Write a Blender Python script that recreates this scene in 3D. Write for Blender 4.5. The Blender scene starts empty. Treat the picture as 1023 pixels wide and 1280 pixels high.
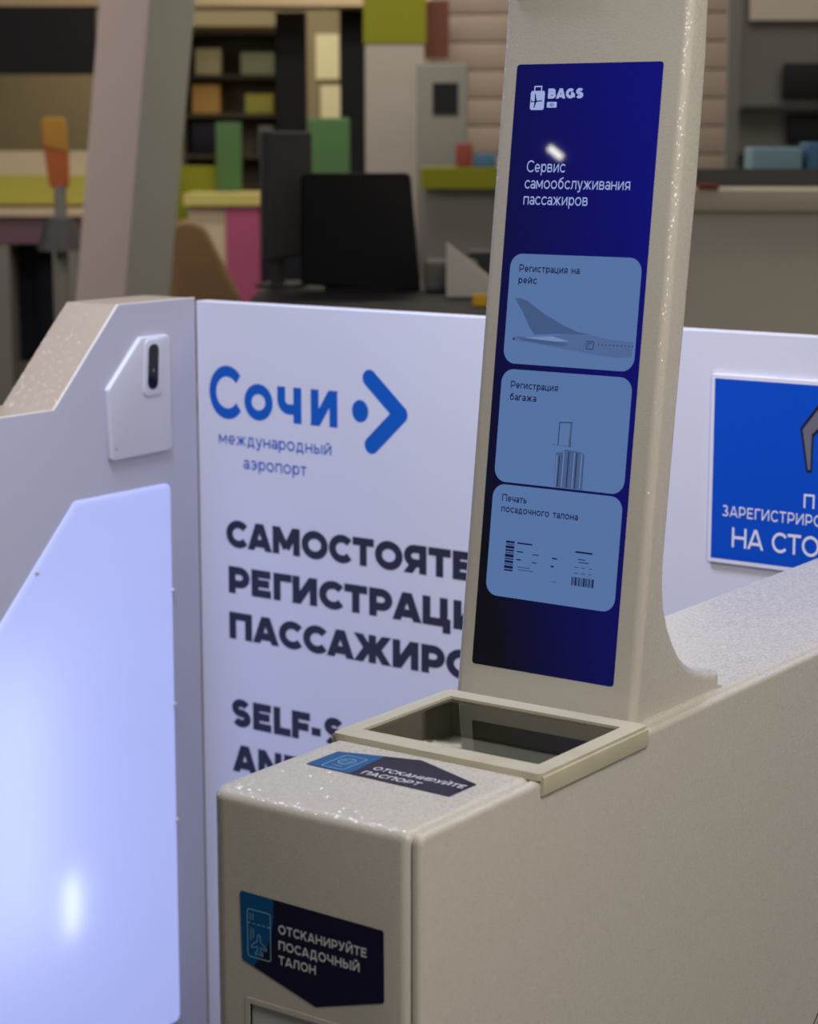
import bpy, bmesh, math
from math import sin, cos, pi, radians
from mathutils import Vector, Matrix

# ------------------------------------------------------------------ camera
scene = bpy.context.scene
COL = scene.collection
cam_data = bpy.data.cameras.new('camera')
cam = bpy.data.objects.new('camera', cam_data)
COL.objects.link(cam)
cam_data.sensor_fit = 'VERTICAL'
cam_data.sensor_height = 24.0
cam_data.lens = 2628.4 / 1280 * 24.0
cam_data.clip_start = 0.05
cam.location = (0.0, 0.0, 1.75)
cam.rotation_euler = (pi / 2 - 0.17633, 0.0, 0.617686)
cam_data.dof.use_dof = True
cam_data.dof.focus_distance = 2.40
cam_data.dof.aperture_fstop = 4.9
scene.camera = cam
scene.view_settings.view_transform = 'Standard'
scene.view_settings.look = 'None'
scene.view_settings.gamma = 1.0
scene.view_settings.use_curve_mapping = False
scene.view_settings.exposure = 0.0
scene.cycles.use_denoising = True

# ------------------------------------------------------------------ light
world = bpy.data.worlds.new('hall_ambience')
scene.world = world
world.use_nodes = True
world.node_tree.nodes['Background'].inputs[0].default_value = (1.0, 0.93, 0.84, 1)
world.node_tree.nodes['Background'].inputs[1].default_value = 0.17


def area(name, loc, target, sx, sy, power, col, roll=0.0, spread=180.0):
    d = bpy.data.lights.new(name, 'AREA')
    d.shape = 'RECTANGLE'
    d.size, d.size_y = sx, sy
    d.energy = power
    d.color = col
    o = bpy.data.objects.new(name, d)
    COL.objects.link(o)
    o.location = loc
    o.rotation_euler = (Vector(target) - Vector(loc)).to_track_quat('-Z', 'Y').to_euler()
    o.rotation_euler.rotate_axis('Z', roll)
    d.spread = radians(spread)
    return o


area('ceiling_lamp_over_queue', (0.35, 0.90, 2.75), (-1.0, 1.9, 1.2), 0.8, 0.8, 33, (1.0, 0.94, 0.86))
area('booth_fill_light', (-2.05, 2.02, 3.3), (-1.9, 2.85, 0.5), 0.9, 0.5, 25, (0.72, 0.78, 1.0), 0, 110)  # added cool fill that brightens and blues the back panel, no fitting there
area('ceiling_lamp_over_kiosk', (-0.6, 3.6, 4.0), (-1.1, 2.2, 1.1), 1.6, 1.2, 22, (1.0, 0.87, 0.70))
area('side_fill_light', (5.0, 3.2, 2.2), (-1.0, 2.0, 1.2), 3.0, 2.4, 25, (1.0, 0.96, 0.90))  # added window-like area light for the kiosk's long side, no window there
area('distant_strip_lamp', (-4.38, -3.15, 3.0), (-1.176, 1.927, 1.736), 0.066, 0.024, 0.22, (1.0, 0.97, 0.85), -0.55)
for n_, (x_, y_) in enumerate(((-5.9, 8.2), (-7.6, 9.6), (-8.3, 12.2), (-6.2, 13.6))):
    area('shop_glint_light', (x_, y_, 4.1), (x_ - .3, y_ + .8, 1.2), 2.4, 0.16, 50, (1.0, 0.92, 0.8), 0.4)  # narrow lights added in the mirror direction so the paint grain glints
area('ceiling_lamp_over_desks', (-2.5, 7.5, 4.1), (-2.5, 9.0, 1.2), 4.0, 2.0, 45, (1.0, 0.93, 0.83))
area('shop_fill_light', (-11.07, 12.99, 3.7), (-11.4, 13.6, 0.8), 3.0, 0.6, 70, (1.0, 0.92, 0.76))  # fill added behind the fascia to brighten the shop's back wall
area('pillar_fill_light', (-9.0, 4.0, 4.0), (-6.5, 7.0, 1.6), 2.0, 2.0, 120, (1.0, 0.90, 0.88))  # unseen fill added to light the leaning pillar's left face
# LED modules inside the left partition, behind its diffuser
area('led_module_upper', (-2.645, 2.40, 0.62), (-2.5, 2.41, 0.62), 0.16, 0.50, 0.42, (0.74, 0.82, 1.0))
area('led_module_lower', (-2.565, 2.535, 0.415), (-2.5, 2.54, 0.415), 0.012, 0.10, 0.045, (0.80, 0.86, 1.0))


# ------------------------------------------------------------------ materials
def lin(c):
    return c / 12.92 if c <= 0.04045 else ((c + 0.055) / 1.055) ** 2.4


def rgb(r, g, b):
    return (lin(r / 255), lin(g / 255), lin(b / 255), 1)


MATS = {}


def mat(name, col, rough=0.5, spec=0.5, metal=0.0, bump=None, emit=None, estr=1.0, vary=None, coat=0.0):
    m = bpy.data.materials.new(name)
    m.use_nodes = True
    nt = m.node_tree
    b = nt.nodes['Principled BSDF']
    b.inputs['Base Color'].default_value = col
    b.inputs['Roughness'].default_value = rough
    b.inputs['Specular IOR Level'].default_value = spec
    b.inputs['Metallic'].default_value = metal
    b.inputs['Coat Weight'].default_value = coat
    if emit:
        b.inputs['Emission Color'].default_value = emit
        b.inputs['Emission Strength'].default_value = estr
    if bump or vary:
        tc = nt.nodes.new('ShaderNodeTexCoord')
    if bump:
        sc, st, dist = bump
        n = nt.nodes.new('ShaderNodeTexNoise')
        n.inputs['Scale'].default_value = sc
        n.inputs['Detail'].default_value = 2.0
        nt.links.new(tc.outputs['Object'], n.inputs['Vector'])
        bp = nt.nodes.new('ShaderNodeBump')
        bp.inputs['Strength'].default_value = st
        bp.inputs['Distance'].default_value = dist
        nt.links.new(n.outputs['Fac'], bp.inputs['Height'])
        nt.links.new(bp.outputs['Normal'], b.inputs['Normal'])
    if vary:
        sc, c2 = vary
        n = nt.nodes.new('ShaderNodeTexNoise')
        n.inputs['Scale'].default_value = sc
        nt.links.new(tc.outputs['Object'], n.inputs['Vector'])
        mx = nt.nodes.new('ShaderNodeMix')
        mx.data_type = 'RGBA'
        mx.inputs[6].default_value = col
        mx.inputs[7].default_value = c2
        nt.links.new(n.outputs['Fac'], mx.inputs[0])
        nt.links.new(mx.outputs[2], b.inputs['Base Color'])
    MATS[name] = m
    return m


PAINT = mat('greige_powder_coat', rgb(203, 198, 189), 0.46, 0.35, bump=(460, 0.35, 0.0006), vary=(420, rgb(192, 187, 176)), coat=0.6)


def orange_peel(m):
    """fine grain in the clear coat of the powder paint"""
    nt = m.node_tree
    b = nt.nodes['Principled BSDF']
    b.inputs['Coat Roughness'].default_value = 0.16
    tc = nt.nodes.new('ShaderNodeTexCoord')
    v = nt.nodes.new('ShaderNodeTexVoronoi')
    v.inputs['Scale'].default_value = 400
    nt.links.new(tc.outputs['Object'], v.inputs['Vector'])
    g = nt.nodes.new('ShaderNodeNewGeometry')

    def vm(op, a, c):
        q = nt.nodes.new('ShaderNodeVectorMath')
        q.operation = op
        nt.links.new(a, q.inputs[0])
        if c is None:
            pass
        elif isinstance(c, tuple):
            q.inputs[1].default_value = c
        else:
            nt.links.new(c, q.inputs[1])
        return q.outputs[0]
    k = vm('MULTIPLY', vm('SUBTRACT', v.outputs['Color'], (.5, .5, .5)), (.55, .55, .55))
    nt.links.new(vm('NORMALIZE', vm('ADD', k, g.outputs['Normal']), None), b.inputs['Coat Normal'])


orange_peel(PAINT)
TANP = mat('tan_powder_coat', rgb(186, 170, 150), 0.46, 0.35, bump=(460, 0.35, 0.0006), coat=0.4)
orange_peel(TANP)
TRIM = mat('cream_plastic_trim', rgb(200, 194, 174), 0.40, 0.5, vary=(25, rgb(182, 174, 148)))
WHITE = mat('white_laminate', rgb(222, 221, 233), 0.45, 0.4)
LAV = mat('lavender_grey_laminate', rgb(190, 190, 208), 0.45, 0.4)
PLASTIC = mat('white_plastic', rgb(210, 210, 222), 0.35, 0.5)
GREYPL = mat('pale_grey_plastic', rgb(196, 198, 200), 0.35, 0.5)
LOGO = mat('blue_vinyl', rgb(0, 92, 190), 0.5, 0.3)
INK = mat('charcoal_vinyl', rgb(44, 44, 66), 0.5, 0.3)
NAVY = mat('navy_sticker', rgb(20, 20, 52), 0.35, 0.4)
TEAL = mat('blue_sticker', rgb(0, 84, 140), 0.35, 0.4)
PRINT = mat('pale_print', rgb(215, 215, 222), 0.5, 0.3)
PRINTB = mat('light_blue_print', rgb(130, 175, 205), 0.5, 0.3)
SIGNB = mat('signal_blue_print', rgb(0, 78, 200), 0.35, 0.4)
SIGNW = mat('white_acrylic', rgb(235, 232, 242), 0.25, 0.5)
BLACK = mat('black_gloss', rgb(12, 13, 18), 0.12, 0.5)
BLACKM = mat('black_matt', rgb(22, 22, 26), 0.6, 0.3)
EDGE = mat('cream_edge_strip', rgb(244, 240, 226), 0.4, 0.5)
SEAM = mat('dark_gap', rgb(70, 66, 58), 0.7, 0.2)
LENS = mat('lens_glass', rgb(60, 90, 110), 0.05, 0.8)
DARKGLASS = mat('well_lining', rgb(150, 145, 124), 0.5, 0.4)
GREYP = mat('grey_print', rgb(110, 110, 122), 0.5, 0.3)


def screen_mat(name, col, strength, col2=None):
    """what the panel displays: even light, or an emission ramp imitating viewing-angle falloff"""
    m = bpy.data.materials.new(name)
    m.use_nodes = True
    nt = m.node_tree
    b = nt.nodes['Principled BSDF']
    b.inputs['Base Color'].default_value = (0.004, 0.004, 0.006, 1)
    b.inputs['Roughness'].default_value = 0.02
    b.inputs['Specular IOR Level'].default_value = 0.27
    b.inputs['Emission Color'].default_value = col
    b.inputs['Emission Strength'].default_value = strength
    if col2:
        tc = nt.nodes.new('ShaderNodeTexCoord')
        mp = nt.nodes.new('ShaderNodeSeparateXYZ')
        nt.links.new(tc.outputs['Generated'], mp.inputs[0])
        ml = nt.nodes.new('ShaderNodeMath')
        ml.operation = 'MULTIPLY_ADD'
        ml.inputs[1].default_value = 0.55
        nt.links.new(mp.outputs[2], ml.inputs[0])
        m2 = nt.nodes.new('ShaderNodeMath')
        m2.operation = 'MULTIPLY_ADD'
        m2.inputs[1].default_value = 0.55
        m2.inputs[2].default_value = -0.12
        nt.links.new(mp.outputs[0], m2.inputs[0])
        nt.links.new(m2.outputs[0], ml.inputs[2])
        mx = nt.nodes.new('ShaderNodeMix')
        mx.data_type = 'RGBA'
        mx.inputs[6].default_value = col
        mx.inputs[7].default_value = col2
        nt.links.new(ml.outputs[0], mx.inputs[0])
        nt.links.new(mx.outputs[2], b.inputs['Emission Color'])
    return m


S_BG = screen_mat('display_navy', rgb(1, 1, 12), 1.0, rgb(1, 4, 116))  # dimmer left and bottom paint in the viewing-angle falloff
S_TILE = screen_mat('display_tile', rgb(82, 112, 160), 1.0)
S_TXT = screen_mat('display_pale_text', rgb(150, 165, 212), 1.0)
S_DK = screen_mat('display_dark_text', rgb(14, 16, 58), 1.0)
S_P1 = screen_mat('display_picture_grey', rgb(64, 86, 128), 1.0)
S_P2 = screen_mat('display_picture_mid', rgb(76, 100, 146), 1.0)
S_P3 = screen_mat('display_picture_light', rgb(110, 136, 182), 1.0)
S_NAVY = screen_mat('display_navy_flat', rgb(4, 4, 60), 1.0)


def diffuser_mat():
    m = bpy.data.materials.new('lit_opal_diffuser')
    m.use_nodes = True
    nt = m.node_tree
    nt.nodes.clear()
    out = nt.nodes.new('ShaderNodeOutputMaterial')
    tr = nt.nodes.new('ShaderNodeBsdfTranslucent')
    tr.inputs[0].default_value = (0.85, 0.88, 0.95, 1)
    pb = nt.nodes.new('ShaderNodeBsdfPrincipled')
    pb.inputs['Base Color'].default_value = rgb(150, 152, 165)
    pb.inputs['Roughness'].default_value = 0.22
    pb.inputs['Emission Color'].default_value = (0.37, 0.44, 0.90, 1)
    pb.inputs['Emission Strength'].default_value = 1.0
    mx = nt.nodes.new('ShaderNodeMixShader')
    mx.inputs[0].default_value = 0.30
    nt.links.new(pb.outputs[0], mx.inputs[1])
    nt.links.new(tr.outputs[0], mx.inputs[2])
    nt.links.new(mx.outputs[0], out.inputs[0])
    return m


DIFF = diffuser_mat()


def glass_mat():
    m = bpy.data.materials.new('scanner_glass')
    m.use_nodes = True
    nt = m.node_tree
    nt.nodes.clear()
    out = nt.nodes.new('ShaderNodeOutputMaterial')
    t = nt.nodes.new('ShaderNodeBsdfTransparent')
    t.inputs[0].default_value = (0.84, 0.84, 0.79, 1)
    g = nt.nodes.new('ShaderNodeBsdfGlossy')
    g.inputs['Roughness'].default_value = 0.02
    f = nt.nodes.new('ShaderNodeFresnel')
    f.inputs['IOR'].default_value = 1.65
    mx = nt.nodes.new('ShaderNodeMixShader')
    nt.links.new(f.outputs[0], mx.inputs[0])
    nt.links.new(t.outputs[0], mx.inputs[1])
    nt.links.new(g.outputs[0], mx.inputs[2])
    nt.links.new(mx.outputs[0], out.inputs[0])
    return m


GLASS = glass_mat()


# ------------------------------------------------------------------ builders
def tag(o, label=None, cat=None, group=None, kind=None):
    if label:
        o['label'] = label
    if cat:
        o['category'] = cat
    if group:
        o['group'] = group
    if kind:
        o['kind'] = kind
    return o


def root(name, loc, rz=0.0, label=None, cat=None, group=None, kind=None):
    o = bpy.data.objects.new(name, None)
    o.empty_display_size = 0.1
    o.location = loc
    o.rotation_euler = (0, 0, rz)
    COL.objects.link(o)
    return tag(o, label, cat, group, kind)


def top_of(o):
    while o.parent:
        o = o.parent
    return o


def obj(name, bm, mats, parent=None, smooth=False, local=False, loc=None, rz=0.0):
    """link a bmesh as one object; world coordinates unless local"""
    if not isinstance(mats, (list, tuple)):
        mats = [mats]
    if parent is not None and not local:
        bmesh.ops.translate(bm, verts=bm.verts[:], vec=-Vector(top_of(parent).location))
    if loc is not None and not local:
        bmesh.ops.translate(bm, verts=bm.verts[:], vec=-Vector(loc))
    me = bpy.data.meshes.new(name)
    bm.to_mesh(me)
    bm.free()
    for m in mats:
        me.materials.append(m)
    if smooth:
        me.polygons.foreach_set('use_smooth', [True] * len(me.polygons))
        try:
            me.set_sharp_from_angle(angle=radians(38))
        except Exception:
            pass
    o = bpy.data.objects.new(name, me)
    COL.objects.link(o)
    if parent is not None:
        o.parent = parent
    if loc is not None:
        o.location = loc
        o.rotation_euler = (0, 0, rz)
    return o


def ccw(p):
    a = sum(p[i][0] * p[(i + 1) % len(p)][1] - p[(i + 1) % len(p)][0] * p[i][1] for i in range(len(p)))
    return list(p) if a > 0 else list(reversed(p))


def rounded(pts, r, seg=6):
    """polygon with its corners rounded; r is one radius or one per corner"""
    n = len(pts)
    out = []
    for i in range(n):
        ri = r[i] if isinstance(r, (list, tuple)) else r
        p = Vector(pts[i])
        a = (Vector(pts[i - 1]) - p)
        b = (Vector(pts[(i + 1) % n]) - p)
        if ri <= 0:
            out.append((p.x, p.y))
            continue
        an = a.angle(b)
        d = min(ri / math.tan(an / 2), a.length * .49, b.length * .49)
        rr = d * math.tan(an / 2)
        a.normalize()
        b.normalize()
        c = p + (a + b).normalized() * (rr / sin(an / 2))
        s = p + a * d - c
        e = p + b * d - c
        a0 = math.atan2(s.y, s.x)
        a1 = math.atan2(e.y, e.x)
        da = (a1 - a0 + pi) % (2 * pi) - pi
        for k in range(seg + 1):
            t = a0 + da * k / seg
            out.append((c.x + rr * cos(t), c.y + rr * sin(t)))
    return out


def rect(x0, y0, x1, y1, r=0.0, seg=6):
    p = [(x0, y0), (x1, y0), (x1, y1), (x0, y1)]
    return rounded(p, r, seg) if r else p


def inset(p, d):
    """offset a counter-clockwise polygon inwards"""
    if d == 0:
        return list(p)
    n = len(p)
    out = []
    for i in range(n):
        a, b, c = Vector(p[i - 1]), Vector(p[i]), Vector(p[(i + 1) % n])
        e1 = (b - a).normalized()
        e2 = (c - b).normalized()
        n1 = Vector((-e1.y, e1.x))
        n2 = Vector((-e2.y, e2.x))
        m = n1 + n2
        k = m.length_squared
        m = n1 if k < 1e-8 else m * (2 / k)
        if m.length > 3:
            m = m.normalized() * 3
        out.append((b.x + m.x * d, b.y + m.y * d))
    return out


def prism(bm, poly, fn, h0, h1, r0=0.0, r1=0.0, seg=5, mi=0):
    """solid of a 2D outline between heights h0 and h1 (fn maps (a,b,h) to a point), with edges rounded by r0 / r1"""
    poly = ccw(poly)
    sg = 1 if h1 > h0 else -1
    levels = []
    if r0 > 0:
        for k in range(seg):
            t = k / seg * pi / 2
            levels.append((h0 + sg * r0 * (1 - cos(t)), r0 * (1 - sin(t))))
        levels.append((h0 + sg * r0, 0))
    else:
        levels.append((h0, 0))
    if r1 > 0:
        for k in range(seg + 1):
            t = k / seg * pi / 2
            levels.append((h1 - sg * r1 * (1 - sin(t)), r1 * (1 - cos(t))))
    else:
        levels.append((h1, 0))
    rings = []
    for h, d in levels:
        rings.append([bm.verts.new(fn(a, b, h)) for a, b in inset(poly, d)])
    fs = []
    n = len(poly)
    for A, B in zip(rings, rings[1:]):
        for i in range(n):
            fs.append(bm.faces.new((A[i], A[(i + 1) % n], B[(i + 1) % n], B[i])))
    fs.append(bm.faces.new(list(reversed(rings[0]))))
    fs.append(bm.faces.new(rings[-1]))
    for f in fs:
        f.material_index = mi
    bmesh.ops.recalc_face_normals(bm, faces=fs)
    return fs


def holed(bm, outer, hole, fn, h0, h1, mi=0):
    """plate with one hole"""
    outer, hole = ccw(outer), ccw(hole)
    fs = []
    loops = []
    for h in (h0, h1):
        vo = [bm.verts.new(fn(a, b, h)) for a, b in outer]
        vh = [bm.verts.new(fn(a, b, h)) for a, b in hole]
        ed = [bm.edges.new((v[i], v[(i + 1) % len(v)])) for v in (vo, vh) for i in range(len(v))]
        g = bmesh.ops.triangle_fill(bm, use_beauty=True, use_dissolve=False, edges=ed)
        fs += [f for f in g['geom'] if isinstance(f, bmesh.types.BMFace)]
        loops.append((vo, vh))
    for k in (0, 1):
        A, B = loops[0][k], loops[1][k]
        for i in range(len(A)):
            j = (i + 1) % len(A)
            fs.append(bm.faces.new((A[i], A[j], B[j], B[i])))
    for f in fs:
        f.material_index = mi
    bmesh.ops.recalc_face_normals(bm, faces=fs)


def XY(a, b, h):
    return (a, b, h)


def YZ(a, b, h):
    return (h, a, b)


def XZ(a, b, h):
    return (a, h, b)


def box(bm, x0, x1, y0, y1, z0, z1, r=0.0, mi=0):
    rr = min(r, .49 * abs(x1 - x0), .49 * abs(y1 - y0), .49 * abs(z1 - z0)) if r else 0
    return prism(bm, rect(x0, y0, x1, y1, rr, 3), XY, z0, z1, rr, rr, 3, mi)


def cyl(bm, cx, cy, r, z0, z1, n=24, mi=0, r2=None):
    r2 = r if r2 is None else r2
    A = [bm.verts.new((cx + r * cos(2 * pi * k / n), cy + r * sin(2 * pi * k / n), z0)) for k in range(n)]
    B = [bm.verts.new((cx + r2 * cos(2 * pi * k / n), cy + r2 * sin(2 * pi * k / n), z1)) for k in range(n)]
    fs = [bm.faces.new((A[i], A[(i + 1) % n], B[(i + 1) % n], B[i])) for i in range(n)]
    fs += [bm.faces.new(list(reversed(A))), bm.faces.new(B)]
    for f in fs:
        f.material_index = mi


def sheet(bm, poly, fn, h, mi=0, facing=None):
    f = bm.faces.new([bm.verts.new(fn(a, b, h)) for a, b in ccw(poly)])
    f.material_index = mi
    if facing is not None:
        f.normal_update()
        if f.normal.dot(Vector(facing)) < 0:
            f.normal_flip()
    return f


# ------------------------------------------------------------------ lettering: a stroke alphabet
def arc(cx, cy, rx, ry, a0, a1, n=14):
    return [(cx + rx * cos(radians(a0 + (a1 - a0) * k / n)), cy + ry * sin(radians(a0 + (a1 - a0) * k / n))) for k in range(n + 1)]


def bowl(x0, x1, y0, y1):
    """right-hand bowl: from the stem at x0 along y1, round to x1, back along y0"""
    r = (y1 - y0) / 2
    rx = min(r * 1.05, (x1 - x0) * .8)
    return [(x0, y1)] + arc(x1 - rx, (y0 + y1) / 2, rx, r, 90, -90, 12) + [(x0, y0)]


def glyph(ch, t):
    """strokes (polyline, clipped?) and width of a letter of height 1, stem t"""
    h = t / 2
    S = []

    def s(*p):
        S.append((list(p), False, False))

    def x(*p):
        S.append((list(p), True, False))

    def ring(cx, cy, rx, ry):
        S.append((arc(cx, cy, rx, ry, 0, 360, 28)[:-1], False, True))
    up = ch.upper()
    if ch == ' ':
        return [], .38
    if ch == '-':
        s((.04, .38), (.42, .38))
        return S, .46
    if ch != up:                                     # small letters
        if ch == 'а':
            W = .62
            s((W - h, 0), (W - h, .47))
            S.append((arc(W / 2 + .01, .45, W / 2 - h - .01, .27 - h, 0, 155, 12), False, False))
            S.append((arc(W / 2 - .02, .215, W / 2 - h - .02, .215 - h, 0, 360, 22)[:-1], False, True))
            return S, W
        if ch == 'б':
            W = .68
            ring(W / 2, .36, W / 2 - h, .36 - h)
            s(*(arc(W / 2 + .02, .42, W / 2 - h + .02, .50 - h, 178, 105, 8) + [(W - .06, 1.02 - h)]))
            return S, W
        if ch == 'е':
            W = .66
            s(*([(h, .34), (W - h, .34)] + arc(W / 2, .36, W / 2 - h, .36 - h, 0, 318, 22)))
            return S, W
        if ch == 'р':
            W = .68
            s((h, -.26), (h, .72))
            ring(W / 2 + h * .4, .36, W / 2 - h * 1.2, .36 - h)
            return S, W
        if ch == 'у':
            W = .64
            s((h * .8, .72), (W / 2 + .01, .02))
            s((W - h * .8, .72), (W / 2 - .03, -.16), (W / 2 - .14, -.26 + h), (.06, -.26 + h))
            return S, W
        g, W = glyph(up, t / .72)
        return [([(a * .72, b * .72) for a, b in p], c, cl) for p, c, cl in g], W * .72
    if ch in 'АA':
        W = 1.06
        x((h * 1.05, 0), (W / 2 - h * .15, 1))
        x((W - h * 1.05, 0), (W / 2 + h * .15, 1))
        s((.24, .27), (W - .24, .27))
    elif ch == 'Б':
        W = .84
        s((h, 0), (h, 1))
        s((h, 1 - h), (W - .08, 1 - h))
        s(*bowl(h, W - h, h, .6 - h))
    elif ch in 'ВB':
        W = .88
        s((h, 0), (h, 1))
        s(*bowl(h, W - h, h, .52))
        s(*bowl(h, W - h - .05, .52, 1 - h))
    elif ch == 'Г':
        W = .72
        s((h, 0), (h, 1))
        s((h, 1 - h), (W, 1 - h))
    elif ch == 'Д':
        W = 1.02
        s((.02, h), (W - .02, h))
        s((.02 + h, -.22), (.02 + h, h))
        s((W - .02 - h, -.22), (W - .02 - h, h))
        s((.2, h), (.28, 1 - h), (W - .16 - h, 1 - h), (W - .16 - h, h))
    elif ch == 'D':
        W = .98
        s((h, 0), (h, 1))
        s(*([(h, 1 - h)] + arc(W - .5, .5, .5 - h, .5 - h, 90, -90, 16) + [(h, h)]))
    elif ch in 'ЕE':
        W = .78
        s((h, 0), (h, 1))
        for y, w in ((h, W), (.51, W - .07), (1 - h, W - .01)):
            s((h, y), (w, y))
    elif ch == 'F':
        W = .76
        s((h, 0), (h, 1))
        s((h, 1 - h), (W, 1 - h))
        s((h, .47), (W - .06, .47))
    elif ch == 'G':
        W = 1.02
        s(*(arc(W / 2, .5, W / 2 - h, .5 - h, 48, 345, 24)))
        s((W - h, .48), (W - h, .1))
        s((W - h, .48), (W * .55, .48))
    elif ch == 'Ж':
        W = 1.38
        s((W / 2, 0), (W / 2, 1))
        for q in (-1, 1):
            x((W / 2 + q * (W / 2 - h * 1.1), 1), (W / 2 + q * h * 1.2, .5), )
            x((W / 2 + q * (W / 2 - h * 1.1), 0), (W / 2 + q * h * 1.2, .52))
        s((W / 2 - .2, .51), (W / 2 + .2, .51))
    elif ch == 'З':
        W = .8
        S.append((arc(W * .46, .745, W * .44 - h, .255 - h / 2 - .0, 150, -90, 16), False, False))
        S.append((arc(W * .46, .265, W * .54 - h, .265 - h, 90, -150, 16), False, False))
    elif ch in 'ИЙ':
        W = .96
        s((h, 0), (h, 1))
        s((W - h, 0), (W - h, 1))
        x((h * 1.1, .02), (W - h * 1.1, .98))
        if ch == 'Й':
            s(*arc(W / 2, 1.27, .17, .15, 190, 350, 8))
    elif ch == 'N':
        W = .98
        s((h, 0), (h, 1))
        s((W - h, 0), (W - h, 1))
        x((h * 1.1, .98), (W - h * 1.1, .02))
    elif ch == 'I':
        W = t
        s((h, 0), (h, 1))
    elif ch == 'К':
        W = .92
        s((h, 0), (h, 1))
        x((W - h * 1.3, 1), (h * 2, .42))
        x((.32, .62), (W - h * 1.2, 0))
    elif ch == 'L':
        W = .72
        s((h, 0), (h, 1))
        s((h, h), (W, h))
    elif ch == 'Л':
        W = .98
        s((W - h, 0), (W - h, 1))
        s((W - h, 1 - h), (.28, 1 - h))
        s((.30, 1), (.26, .4), (.2, .16), (.12, h), (.0, h))
    elif ch == 'М':
        W = 1.16
        s((h, 0), (h, 1))
        s((W - h, 0), (W - h, 1))
        x((h * 1.1, 1), (W / 2, .22))
        x((W - h * 1.1, 1), (W / 2, .22))
    elif ch == 'Н':
        W = .96
        s((h, 0), (h, 1))
        s((W - h, 0), (W - h, 1))
        s((h, .5), (W - h, .5))
    elif ch == 'О':
        W = 1.1
        ring(W / 2, .5, W / 2 - h, .515 - h)
    elif ch == 'П':
        W = .94
        s((h, 0), (h, 1))
        s((W - h, 0), (W - h, 1))
        s((h, 1 - h), (W - h, 1 - h))
    elif ch == 'Р':
        W = .86
        s((h, 0), (h, 1))
        s(*bowl(h, W - h, .30 + h * .4, 1 - h))
    elif ch == 'С':
        W = .97
        s(*arc(W / 2 + .05, .5, W / 2 - h + .05, .515 - h, 40, 320, 22))
    elif ch == 'S':
        W = .82
        ry = .26 - h / 2
        s(*(arc(W / 2, .755 - h / 2, W / 2 - h - .01, ry, 28, 262, 16) + arc(W / 2, .245 + h / 2, W / 2 - h, ry, 82, -152, 16)))
    elif ch == 'Т':
        W = .86
        s((W / 2, 0), (W / 2, 1))
        s((0, 1 - h), (W, 1 - h))
    elif ch == 'У':
        W = .96
        x((h, 1), (W / 2 + .03, .32))
        s((W - h * 1.1, 1), (W / 2 + .02, .22), (W / 2 - .12, h), (.12, h))
    elif ch == 'Ц':
        W = 1.0
        s((h, 0), (h, 1))
        s((W - h - .1, 0), (W - h - .1, 1))
        s((h, h), (W, h))
        s((W - h, -.22), (W - h, h))
    elif ch == 'Ч':
        W = .86
        s((W - h, 0), (W - h, 1))
        s(*([(h, 1), (h, .66)] + arc(h + .27, .64, .27, .26, 180, 270, 8) + [(W - h, .38)]))
    elif ch == 'Ь':
        W = .82
        s((h, 0), (h, 1))
        s(*bowl(h, W - h, h, .6 - h * .5))
    elif ch == 'Ы':
        W = 1.14
        s((h, 0), (h, 1))
        s(*bowl(h, .76 - h, h, .6 - h * .5))
        s((W - h, 0), (W - h, 1))
    elif ch == 'Э':
        W = .96
        s(*arc(W / 2 - .03, .5, W / 2 - h + .03, .515 - h, 134, -134, 22))
        s((.32, .5), (W - h, .5))
    elif ch == 'Я':
        W = .88
        s((W - h, 0), (W - h, 1))
        s(*[(W - a, b) for a, b in bowl(h, W - h, .32 + h * .3, 1 - h)])
        x((h * 1.1, 0), (.46, .42))
    else:
        raise ValueError(ch)
    return S, W


def clip(poly, lo, hi):
    for lim, sg in ((lo, 1), (hi, -1)):
        out = []
        for i in range(len(poly)):
            a, b = poly[i - 1], poly[i]
            da, db = sg * (a[1] - lim), sg * (b[1] - lim)
            if (da < 0) != (db < 0):
                k = da / (da - db)
                out.append((a[0] + (b[0] - a[0]) * k, a[1] + (b[1] - a[1]) * k))
            if db >= 0:
                out.append(b)
        poly = out
        if not poly:
            break
    return poly


def ribbon(p, t, closed=False, ext=(0.0, 0.0)):
    """quads of a mitred line of width t through the points p"""
    p = [Vector(q) for q in p]
    if not closed:
        p[0] = p[0] + (p[0] - p[1]).normalized() * ext[0]
        p[-1] = p[-1] + (p[-1] - p[-2]).normalized() * ext[1]
    n = len(p)
    L, R = [], []
    for i in range(n):
        a = p[i - 1] if (i or closed) else None
        b = p[(i + 1) % n] if (i < n - 1 or closed) else None
        e1 = (p[i] - a).normalized() if a is not None else (b - p[i]).normalized()
        e2 = (b - p[i]).normalized() if b is not None else e1
        n1, n2 = Vector((-e1.y, e1.x)), Vector((-e2.y, e2.x))
        m = n1 + n2
        m = n1 if m.length_squared < .05 else m * (2 / m.length_squared)
        if m.length > 2.2:
            m = m.normalized() * 2.2
        L.append(p[i] + m * t / 2)
        R.append(p[i] - m * t / 2)
    return [[tuple(R[i]), tuple(R[(i + 1) % n]), tuple(L[(i + 1) % n]), tuple(L[i])] for i in range(n if closed else n - 1)]


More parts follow.
